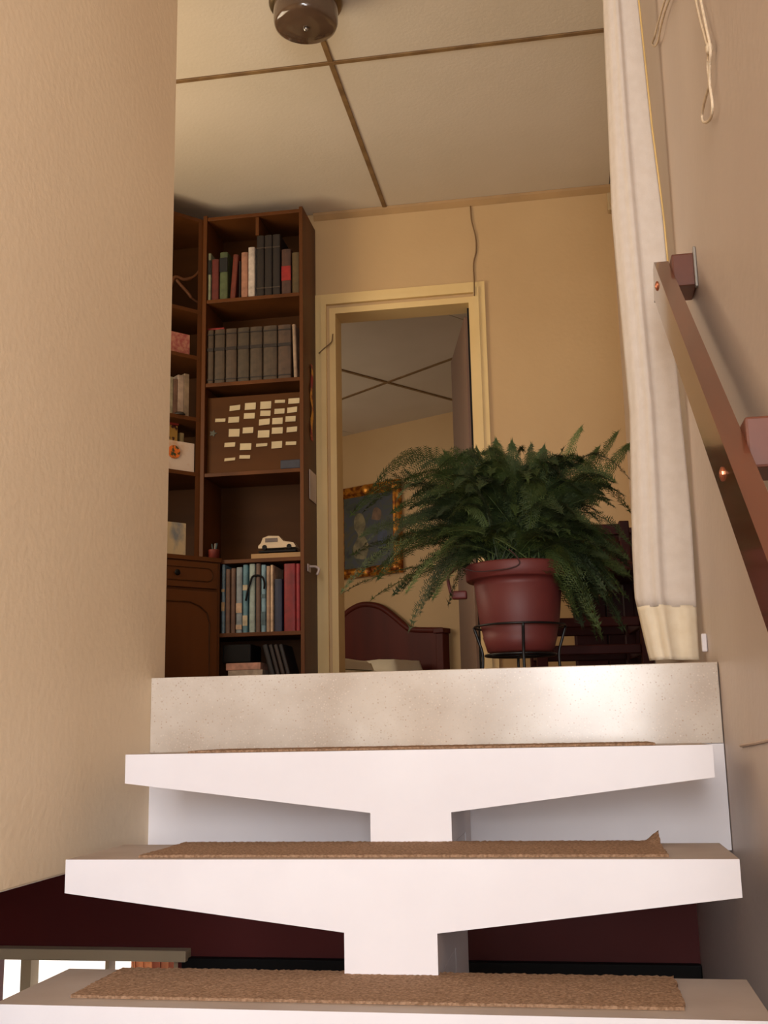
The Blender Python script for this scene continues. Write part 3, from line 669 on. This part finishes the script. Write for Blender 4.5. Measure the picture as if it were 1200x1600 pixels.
# driftwood / horn on the second shelf
bm = bmesh.new()
zz = 2.009
h1 = [on(262, 462, 0), on(272, 434, 0), on(288, 437, 0), on(302, 433, 0), on(311, 424, 0), on(315, 414, 0)]
tube(bm, spline(h1, 5), [.010]*4+[.009]*10+[.007]*9+[.004]*3, 8)
tube(bm, spline([on(275, 437, 0), on(292, 456, 0), on(300, 466, 0), on(314, 476, 0)], 6), [.008]*12+[.005]*7, 8)
tag(link('driftwood', bm, mat('driftwood', (108, 66, 36), .6, (80, 46, 26), 12), None, True), 'curved brown driftwood branch on the upper corner shelf', 'driftwood')
cbox(266, 297, 520, 1.777, .09, mat('pink_floral_box', (196, 138, 120), .7, (168, 84, 84), 60), 'trinket_box', 'pink floral trinket box on the corner unit shelf', 'box', .04)
gb = 'pale books on the corner shelf'
cbox(262, 271, 588, 1.474, .12, mcol((168, 160, 136)), 'book', 'pale olive book at left of the corner shelf row', 'book', .03, group=gb)
cbox(271.5, 278, 592, 1.474, .12, mcol((120, 90, 76)), 'book', 'brown book second in the corner shelf row', 'book', .03, group=gb)
cbox(278.5, 288, 586, 1.474, .12, mcol((186, 164, 148)), 'book', 'pinkish white book third in the corner shelf row', 'book', .03, group=gb)
cbox(288.5, 296, 584, 1.474, .12, mcol((160, 140, 118)), 'book', 'tan book at the right of the corner shelf row', 'book', .03, group=gb)
bm = bmesh.new(); cth = on(280, 640, 0, .012); cth.z = 1.4745; bmesh.ops.create_uvsphere(bm, u_segments=14, v_segments=8, radius=.02)
for v in bm.verts: v.co = Vector((v.co.x*1.5, v.co.y, max(0, v.co.z*.8)))+cth
tag(link('stone', bm, mcol((48, 40, 36)), None, True), 'small dark stone before the pale corner shelf books', 'stone')
bl = cbox(262, 278, 664, 1.209, .06, mat('yellow_tin', (170, 130, 60), .5, (60, 20, 20), 18, lo=.48, hi=.52), 'tin', 'yellow and dark red tin behind the white card', 'tin', .09)
lid = cbox(264, 280, 658, max(v.co.z for v in bl.data.vertices)+.0005, .04, mcol((150, 44, 34)), 'book', 'red booklet lying on the yellow tin', 'book', .087)
cbox(281, 288, 676, 1.209, .03, mcol((184, 164, 120)), 'jar', 'narrow cream jar beside the yellow tin', 'jar', .10, .004)
cbox(262, 304, 690, 1.209, .004, mat('printed_card', (224, 208, 196), .6, (206, 170, 140), 14, lo=.3, hi=.5), 'greeting_card', 'white greeting card with orange picture on corner shelf', 'card', .02)
bm = bmesh.new(); cth = on(272, 706, 0, .016)
bmesh.ops.create_cone(bm, cap_ends=True, segments=18, radius1=.032, radius2=.032, depth=.002, matrix=Matrix.Translation(cth) @ nd.to_track_quat('Z', 'Y').to_matrix().to_4x4())
tag(link('picture_sticker', bm, mat('orange_flower_print', (226, 120, 40), .6, (60, 66, 40), 50, lo=.45, hi=.55)), 'orange and green flower picture on the white card', 'sticker')
cbox(258, 291, 816, .798, .05, mat('milk_carton_print', (202, 184, 150), .6, (130, 136, 142), 12, (1, 1, .6), lo=.38, hi=.52), 'calendar', 'cream and grey-blue picture block on the corner counter', 'calendar', .02)

# ---------------------------------------------------------------- bedroom: picture, headboard, bed
def onw(px, py, off): 
    p0 = Q1+N*off; return aP(px, py, p0, N)
def wallM(org): return Matrix.Translation(org) @ Matrix(((U.x, N.x, 0), (U.y, N.y, 0), (0, 0, 1))).to_4x4()
pc1 = onw(524, 768, .03); pc2 = onw(624, 748, .03); pzb = (onw(530, 908, .03).z+onw(622, 893, .03).z)/2; pzt = (pc1.z+pc2.z)/2
PW = (Vector((pc2.x, pc2.y))-Vector((pc1.x, pc1.y))).length
MP = wallM((pc1.x-N.x*.03, pc1.y-N.y*.03, pzb)); H = pzt-pzb
pic = thing('framed_picture', (pc1.x, pc1.y, pzb), 'dark figure painting in a gilt frame above the bed', 'picture')
bm = bmesh.new(); fw = .085
prof = [(0, .002), (0, .05), (.018, .06), (.04, .045), (.06, .05), (fw, .02), (fw, .002)]
ring = []
for (cx_, cz_, sx_, sz_) in ((0, 0, 1, 1), (PW, 0, -1, 1), (PW, H, -1, -1), (0, H, 1, -1)):
    ring.append([bm.verts.new(MP @ Vector((cx_+sx_*a, d_, cz_+sz_*a))) for a, d_ in prof])
for q in range(4):
    A_, B_ = ring[q], ring[(q+1) % 4]
    for s in range(len(prof)-1): bm.faces.new((A_[s], B_[s], B_[s+1], A_[s+1]))
link('frame', bm, gold, pic)
for (cx_, cz_) in ((.05, .05), (PW-.05, .05), (.05, H-.05), (PW-.05, H-.05), (PW/2, H-.04), (PW/2, .04)):
    bm = bmesh.new(); bmesh.ops.create_uvsphere(bm, u_segments=10, v_segments=6, radius=.045)
    for v in bm.verts: v.co = MP @ Vector((cx_+v.co.x*1.2, .05+v.co.y*.5, cz_+v.co.z))
    link('carved_ornament', bm, gold, pic, True)
canv = bpy.data.materials.new('oil_painting'); canv.use_nodes = True; nt = canv.node_tree; b = nt.nodes['Principled BSDF']; b.inputs['Roughness'].default_value = .5
tc = nt.nodes.new('ShaderNodeTexCoord'); n = nt.nodes.new('ShaderNodeTexNoise'); n.inputs['Scale'].default_value = 6; n.inputs['Distortion'].default_value = 1.2; nt.links.new(tc.outputs['Object'], n.inputs['Vector'])
r = nt.nodes.new('ShaderNodeValToRGB'); e = r.color_ramp.elements; e[0].position = .3; e[0].color = lin((30, 34, 44)); e[1].position = .7; e[1].color = lin((70, 66, 40))
for p_, c_ in ((.42, (60, 66, 52)), (.52, (52, 58, 70))): x = e.new(p_); x.color = lin(c_)
nt.links.new(n.outputs[0], r.inputs[0]); nt.links.new(r.outputs[0], b.inputs['Base Color'])
bm = bmesh.new(); bx(bm, fw-.01, PW-fw+.01, .006, .018, fw-.01, H-fw+.01, 0, M=MP); cv = P(link('canvas', bm, canv, pic), pic)
# painted pale figure patches (flat print on the canvas)
def patch(pts, col, name='painted_figure'):
    pp = [(v.x, v.y) for v in spline([(a, b, 0) for a, b in pts]+[(pts[0][0], pts[0][1], 0)], 4)[:-1]]
    bm = bmesh.new(); bm.faces.new([bm.verts.new(MP @ Vector((a*PW, .0186, c_*H))) for a, c_ in pp]); link(name, bm, mat('paint_%d' % col[0], col, .5, tuple(int(v*.6) for v in col), 14), cv)
patch([(.28, .22), (.45, .2), (.5, .35), (.42, .48), (.46, .58), (.40, .70), (.30, .68), (.28, .56), (.34, .46), (.26, .34)], (128, 118, 84))
patch([(.55, .62), (.68, .6), (.7, .7), (.6, .74)], (120, 90, 66))
patch([(.62, .25), (.76, .24), (.78, .48), (.66, .5)], (56, 66, 92))
# headboard
hp = [(527, 975), (527, 962), (540, 952), (560, 946), (578, 944), (596, 947), (612, 956), (628, 969), (640, 979), (652, 984), (697, 985)]
def hl(px, py): 
    p = onw(px, py, .06); q = p-onw(575, 900, .06); return (Vector((q.x, q.y)).dot(Vector((U.x, U.y))), p.z)
right = [hl(*p) for p in hp if p[0] >= 575]; base = onw(575, 900, .0)
MH = wallM((base.x, base.y, 0))
half = right; outl = [(-a, z) for a, z in half[::-1]]+half[1:]
outl = [(a, (lambda z: z)(z)) for a, z in outl]
hb = thing('bed', (base.x+N.x*1.0, base.y+N.y*1.0, ZF), 'double bed with arched dark mahogany headboard and white bedding', 'bed')
def hprism(out, y0, y1):
    bm = bmesh.new(); A_ = [bm.verts.new(MH @ Vector((a, y0, z))) for a, z in out]; B_ = [bm.verts.new(MH @ Vector((a, y1, z))) for a, z in out]; L = len(out)
    bm.faces.new(A_); bm.faces.new(B_[::-1])
    for q in range(L): bm.faces.new((A_[q], B_[q], B_[(q+1) % L], A_[(q+1) % L]))
    return bm
xe = half[-1][0]; ze = half[-1][1]
link('headboard', hprism(outl+[(xe, ZF), (-xe, ZF)], .02, .055), mahog, hb)
cap = bmesh.new(); sp = spline([MH @ Vector((a, .045, z+.004)) for a, z in outl], 4); tube(cap, sp, .026, 8); link('headboard_rail', cap, mahog, hb, True)
for s in (-1, 1):
    bm = bmesh.new(); bx(bm, s*xe-.035, s*xe+.035, .0, .09, ZF, ze-.02, .006, M=MH); bx(bm, s*xe-.05, s*xe+.05, -.01+.01, .105, ze-.02, ze+.02, .006, M=MH); link('bed_post', bm, mahog, hb)
BH = xe-.06
bm = bmesh.new(); bx(bm, -BH, BH, .10, 1.95, ZF+.16, ZF+.26, .01, M=MH); link('bed_frame', bm, mahog, hb)
for sx_ in (-1, 1):
    bm = bmesh.new(); bx(bm, sx_*(BH-.05)-.03, sx_*(BH-.05)+.03, 1.86, 1.92, ZF, ZF+.16, .003, M=MH); link('leg', bm, mahog, hb)
def soft(x0, x1, y0, y1, z0, zt_, amp, seed, M_, nx=36, ny=36):
    bm = bmesh.new(); g = {}
    for i in range(nx+1):
        for j in range(ny+1):
            u, v = i/nx, j/ny; e_ = min(u, 1-u, v, 1-v)
            h = zt_-(zt_-z0)*max(0, 1-e_/.07)**2.2+amp*noise.noise(Vector((u*4+seed, v*4, seed)))*min(1, e_*6)
            g[i, j] = bm.verts.new(M_ @ Vector((x0+(x1-x0)*u, y0+(y1-y0)*v, max(h, z0))))
    for i in range(nx):
        for j in range(ny): bm.faces.new((g[i, j], g[i+1, j], g[i+1, j+1], g[i, j+1]))
    lo = [bm.verts.new(M_ @ Vector((a, b_, z0-.0005))) for a, b_ in ((x0, y0), (x1, y0), (x1, y1), (x0, y1))]; bm.faces.new(lo)
    return bm
link('mattress', soft(-BH, BH, .11, 1.93, ZF+.2605, ZF+.33, .004, 1, MH), bedm, hb, True)
tag(link('quilt', soft(-BH*.35, BH*.85, .7, 1.6, ZF+.337, ZF+.42, .09, 4, MH), bedm, None, True), 'rumpled white quilt heaped on the bed', 'quilt')
for s, lb in ((-1, 'left'), (1, 'right')):
    tag(link('pillow', soft(s*BH*.5-.3, s*BH*.5+.3, .12, .52, ZF+.337, ZF+.43, .02, 9+s, MH, 16, 14), bedm, None, True), 'white pillow at the %s side against the headboard' % lb, 'pillow', 'pillows on the bed')

# ---------------------------------------------------------------- cables on the far wall
bm = bmesh.new(); tube(bm, spline([aY(x, y, F-.006) for x, y in ((735, 322), (737, 345), (743, 370), (744, 392), (740, 412), (741, 440))], 6)+[aY(741, 441, F-.03), aY(741, 462, F-.03)], .0035, 6)
tag(link('cable', bm, mat('grey_cable', (128, 98, 62), .6), None, True), 'thin wavy cable running from ceiling to the door frame top', 'cable')
bm = bmesh.new(); tube(bm, spline([aY(x, y, F-.028) for x, y in ((520, 522), (518, 534), (508, 543), (498, 552))], 6), .003, 6)
tag(link('cable', bm, MATS['grey_cable'], None, True), 'short cable crossing the left side of door frame', 'cable')
a = aY(953, 318, F-.02); bm = bmesh.new(); bx(bm, a.x-.012, a.x+.02, F-.05, F-.001, a.z-.045, a.z+.045, .005)
bx(bm, a.x+.0, a.x+.012, F-.09, F-.05, a.z-.03, a.z-.015, .002)
tag(link('wall_bracket', bm, mat('bracket_paint', (196, 170, 128), .5)), 'small pale bracket high on the far wall beside curtain', 'bracket')

# ---------------------------------------------------------------- dining chairs and table in the dark corner
chm = mat('dark_red_wood', (58, 12, 10), .5, (40, 7, 6), 5, spec=.2)
def chair(cx_, cy_, rot, label):
    M_ = Matrix.Translation((cx_, cy_, ZF)) @ Matrix.Rotation(rot, 4, 'Z')
    o = thing('dining_chair', (cx_, cy_, ZF), label, 'chair')
    for (x, y, h) in ((-.19, -.19, .44), (.19, -.19, .44), (-.19, .19, .70), (.19, .19, .70)):
        bm = bmesh.new(); bx(bm, x-.02, x+.02, y-.02, y+.02, 0.0005, h, .004, M=M_); link('leg', bm, chm, o)
    bm = bmesh.new(); bx(bm, -.22, .22, -.22, .20, .441, .475, .01, M=M_); link('seat', bm, chm, o)
    for z in (.53, .60, .67):
        bm = bmesh.new(); bx(bm, -.17, .17, .18, .20, z-.025, z+.02, .004, M=M_); link('backrest_slat', bm, chm, o)
    for z in (.14, .24):
        for (a0, a1, b0, b1) in ((-.17, .17, .18, .20), (-.17, .17, -.20, -.18), (-.20, -.18, -.17, .17), (.18, .20, -.17, .17)):
            bm = bmesh.new(); bx(bm, a0, a1, b0, b1, z, z+.035, .004, M=M_); link('stretcher', bm, chm, o)
chair(.05, 4.34, .10, 'dark red slatted wooden dining chair behind the plant pot')
sbd = thing('sideboard', (.16, 4.9, ZF), 'dark red-brown sideboard in the corner behind the chair', 'sideboard')
link('body', box(.0, .275, 4.74, 5.04, ZF+.08, ZF+.68, .004), chm, sbd)
link('top', box(-.015, .2765, 4.72, 5.045, ZF+.6805, ZF+.705, .004), chm, sbd)
for x0_, x1_ in ((.008, .136), (.140, .268)):
    d_ = P(link('door', box(x0_, x1_, 4.726, 4.7395, ZF+.10, ZF+.66, .004), chm, sbd), sbd)
    bm = bmesh.new(); xk = x1_-.018 if x0_ < .1 else x0_+.018
    tube(bm, [(xk, 4.7262, ZF+.42), (xk, 4.716, ZF+.42), (xk, 4.708, ZF+.42)], [.005, .010, .006], 12); link('knob', bm, brass, d_, True)
for x in (.02, .255):
    for y in (4.76, 5.02): link('leg', box(x-.018, x+.018, y-.018, y+.018, ZF+.0005, ZF+.0795, .003), chm, sbd)

# ---------------------------------------------------------------- potted fern on its wire stand
YP = 3.2
pcx = (aY(738, 900, YP).x+aY(880, 900, YP).x)/2; pz0 = aY(810, 1017, YP-.09).z; pz1 = aY(810, 872, YP-.15).z; ph = pz1-pz0
pot = thing('potted_fern', (pcx, YP, pz0), 'large feathery green fern in a red-brown plastic pot', 'potted plant')
r0, r1, rr_ = .094, .129, .148
prof = [(r0-.01, 0), (r0, .004), (r0+.012, ph*.18), (r0+.0105, ph*.19), (r0+.02, ph*.35), (r1-.004, ph*.74), (r1-.006, ph*.75), (r1, ph*.82), (rr_-.004, ph*.822), (rr_, ph*.835), (rr_+.003, ph*.98), (rr_, ph), (rr_-.012, ph), (r1-.01, ph*.86), (r1-.02, ph*.80)]
bm = bmesh.new(); lathe(bm, prof, (pcx, YP, pz0), 56); link('pot', bm, potm, pot, True)
bm = bmesh.new(); lathe(bm, [(r1-.022, ph*.8), (r1-.014, ph*.90), (.02, ph*.93)], (pcx, YP, pz0), 24); link('soil', bm, soil, pot)
# clips with a hoop on the rim
for (px_, py_, s) in ((718, 930, -1), (893, 893, 1)):
    c = aY(px_, py_, YP); bm = bmesh.new(); bx(bm, c.x-.022, c.x+.022, YP-.012, YP+.012, c.z-.012, c.z+.012, .005)
    tube(bm, spline([(c.x-.022*-s, YP, c.z), (c.x+s*.028, YP, c.z+.02), (c.x+s*.03, YP, c.z+.06), (pcx+s*(rr_+.012), YP, c.z+.085), (pcx+s*(rr_-.004), YP, pz1-.02)], 5), .005, 7)
    link('hanger_clip', bm, potm, pot, True)
# a twig lying over the pot rim
bm = bmesh.new(); tube(bm, spline([aY(x, y, YP-.155) for x, y in ((722, 888), (745, 893), (775, 891), (800, 887), (812, 880), (806, 868), (795, 858))], 5), .0018, 5); link('dry_stem', bm, mat('dry_stem', (60, 30, 24), .7), pot, True)
# wire stand
sd = thing('plant_stand', (pcx, YP, ZF), 'black wire plant stand holding the red-brown pot', 'plant stand')
rz0 = aY(810, 973, YP-.12).z
def circ(r, z, n=40): return [(pcx+r*math.cos(2*PI*q/n), YP+r*math.sin(2*PI*q/n), z) for q in range(n)]
bm = bmesh.new(); tube(bm, circ(.129, rz0), .0035, 6, True); link('ring', bm, wirem, sd, True)
bm = bmesh.new(); tube(bm, circ(.10, pz0-.006), .0035, 6, True)
for a in (0, PI/2): tube(bm, [(pcx-.1*math.cos(a), YP-.1*math.sin(a), pz0-.006), (pcx+.1*math.cos(a), YP+.1*math.sin(a), pz0-.0065)], .0032, 6)
link('base_ring', bm, wirem, sd, True)
for q in range(4):
    a = math.radians(-83+90*q); bm = bmesh.new()
    tube(bm, spline([(pcx+.131*math.cos(a), YP+.131*math.sin(a), rz0), (pcx+.119*math.cos(a), YP+.119*math.sin(a), (rz0+pz0)/2), (pcx+.108*math.cos(a), YP+.108*math.sin(a), pz0-.004), (pcx+.112*math.cos(a), YP+.112*math.sin(a), ZF+.03), (pcx+.125*math.cos(a), YP+.125*math.sin(a), ZF+.006)], 4), .0042, 7)
    link('leg', bm, wirem, sd, True)
# fronds
def frond(p0, pc_, p1, width, m, seed, dens=1.0):
    rnd = random.Random(seed); bm = bmesh.new()
    p0, pc_, p1 = Vector(p0), Vector(pc_), Vector(p1)
    L = (pc_-p0).length+(p1-pc_).length; n = int(34*dens)
    def pt(t): return p0*(1-t)**2+pc_*2*t*(1-t)+p1*t*t
    def tg(t): return ((pc_-p0)*(1-t)+(p1-pc_)*t).normalized()
    tube(bm, [pt(q/10) for q in range(11)], [.0022*(1-.8*q/10) for q in range(11)], 4)
    side0 = tg(.6).cross(Vector((0, 0, 1)))
    if side0.length < .1: side0 = Vector((rnd.uniform(-1, 1), rnd.uniform(-1, 1), 0))
    side0.normalize(); roll = rnd.uniform(-.9, .9)
    for q in range(n):
        t = .22+.78*(q+.5)/n; c = pt(t); d = tg(t)
        up = side0.cross(d).normalized(); s0 = (side0*math.cos(roll)+up*math.sin(roll)).normalized()
        prof_ = math.sin(min(1, (t-.18)/.35)*PI/2)*(1-((t-.3)/.72)**1.6 if t > .3 else 1)
        wl_ = width*max(.06, prof_)
        for s in (-1, 1):
            dirp = (s0*s*.86+d*.55+up*rnd.uniform(-.25, .25)).normalized()
            Lp = wl_*rnd.uniform(.8, 1.15); m_ = max(3, int(Lp/.0065))
            e1 = c+dirp*Lp-Vector((0, 0, Lp*.10))
            nrm = dirp.cross(d).normalized(); q_ = dirp.cross(nrm).normalized()
            # rib of the pinna
            wr_ = .0009
            bm.faces.new([bm.verts.new(v) for v in (c-q_*wr_, c+q_*wr_, e1)])
            for k2 in range(m_):
                f = (k2+.4)/m_; b0 = c.lerp(e1, f); ll = .022*(1-.6*f)*rnd.uniform(.7, 1.2)
                for s2 in (-1, 1):
                    dd_ = (q_*s2*.8+dirp*.6+nrm*rnd.uniform(-.35, .35)).normalized()
                    tip = b0+dd_*ll; w_ = dirp*.0018
                    bm.faces.new([bm.verts.new(v) for v in (b0-w_, b0+w_, tip)])
    return link('frond', bm, m, pot, norm=False)
base_ = Vector((pcx, YP, pz1-.03))
heroes = [(775, 688, .15, 0), (908, 668, .05, 2), (965, 676, .1, 2), (984, 694, 0, 2), (533, 925, -.12, 0), (556, 868, .1, 1), (548, 806, .05, 0), (585, 760, -.1, 0), (632, 735, .1, 1), (695, 706, -.05, 0),
          (640, 985, -.12, 1), (600, 890, -.2, 0), (670, 935, .1, 1), (745, 700, .1, 0), (850, 700, -.1, 0), (830, 694, .1, 1), (985, 905, -.05, 1), (972, 985, .1, 1), (930, 985, -.15, 0), (905, 965, .05, 1),
          (945, 935, -.1, 1), (560, 900, .15, 1), (590, 905, .05, 0), (880, 700, .12, 0), (935, 700, 0, 2), (800, 692, -.1, 0), (700, 945, -.1, 1), (655, 960, .05, 1), (620, 780, -.15, 0), (985, 800, .1, 0), (985, 850, -.1, 1), (985, 750, 0, 1)]
sd_ = 100
for (x, y, dy, mi_) in heroes:
    p1 = aY(x, y, YP+dy); sd_ += 1; rr2 = random.Random(sd_)
    out = Vector((p1.x-base_.x, p1.y-base_.y, 0)); h = max(p1.z-base_.z, 0)
    pc_ = base_+out*.55+Vector((0, 0, h*1.05+.12+.14*min(1, out.length/.4)*(0 if h > .28 else 1)))
    if h > .28: pc_ = base_+out*.7+Vector((0, 0, h*.75))
    b0 = base_+Vector((rr2.uniform(-.06, .06), rr2.uniform(-.06, .06), 0))
    frond(b0, pc_, p1, .062 if h <= .28 else .05, ferns[mi_], sd_)
def extra(x, y, dy, lo, hi, wd, mi_):
    global sd_
    sd_ += 1; rr2 = random.Random(sd_)
    p1 = aY(x, y, YP+dy); p1.x = min(p1.x, .235)
    out = Vector((p1.x-base_.x, p1.y-base_.y, 0)); h = max(p1.z-base_.z, 0)
    pc_ = base_+out*rr2.uniform(.4, .65)+Vector((0, 0, h*.9+rr2.uniform(lo, hi)))
    frond(base_+Vector((rr2.uniform(-.08, .08), rr2.uniform(-.08, .08), 0)), pc_, p1, wd, ferns[mi_], sd_)
rg = random.Random(5)
for q in range(190):
    a = rg.uniform(0, 2*PI); u = rg.uniform(.4, 1)
    x = 805+math.cos(a)*u*(180 if math.cos(a) > 0 else 205); y = 795-math.sin(a)*u*(92 if math.sin(a) > 0 else 85)
    x = min(x, 984)
    if x < 660 and y > 850: y -= 60
    if 735 < x < 890 and y > 845: y = 825+rg.uniform(-30, 20)
    extra(x, y, rg.uniform(-.25, .25), .06, .18, rg.uniform(.034, .058), rg.choice((0, 0, 1, 1, 1, 0, 2)))
for q in range(60):                              # the curtain of fronds falling right of the pot
    extra(rg.uniform(895, 984), rg.uniform(850, 1010), rg.uniform(-.18, .25), .10, .22, rg.uniform(.045, .065), rg.choice((0, 1, 1)))
for q in range(16):                              # long loose fronds trailing left towards the doorway
    extra(rg.uniform(535, 680), rg.uniform(800, 960), rg.uniform(-.2, .2), .10, .24, rg.uniform(.04, .055), rg.choice((0, 1, 2)))
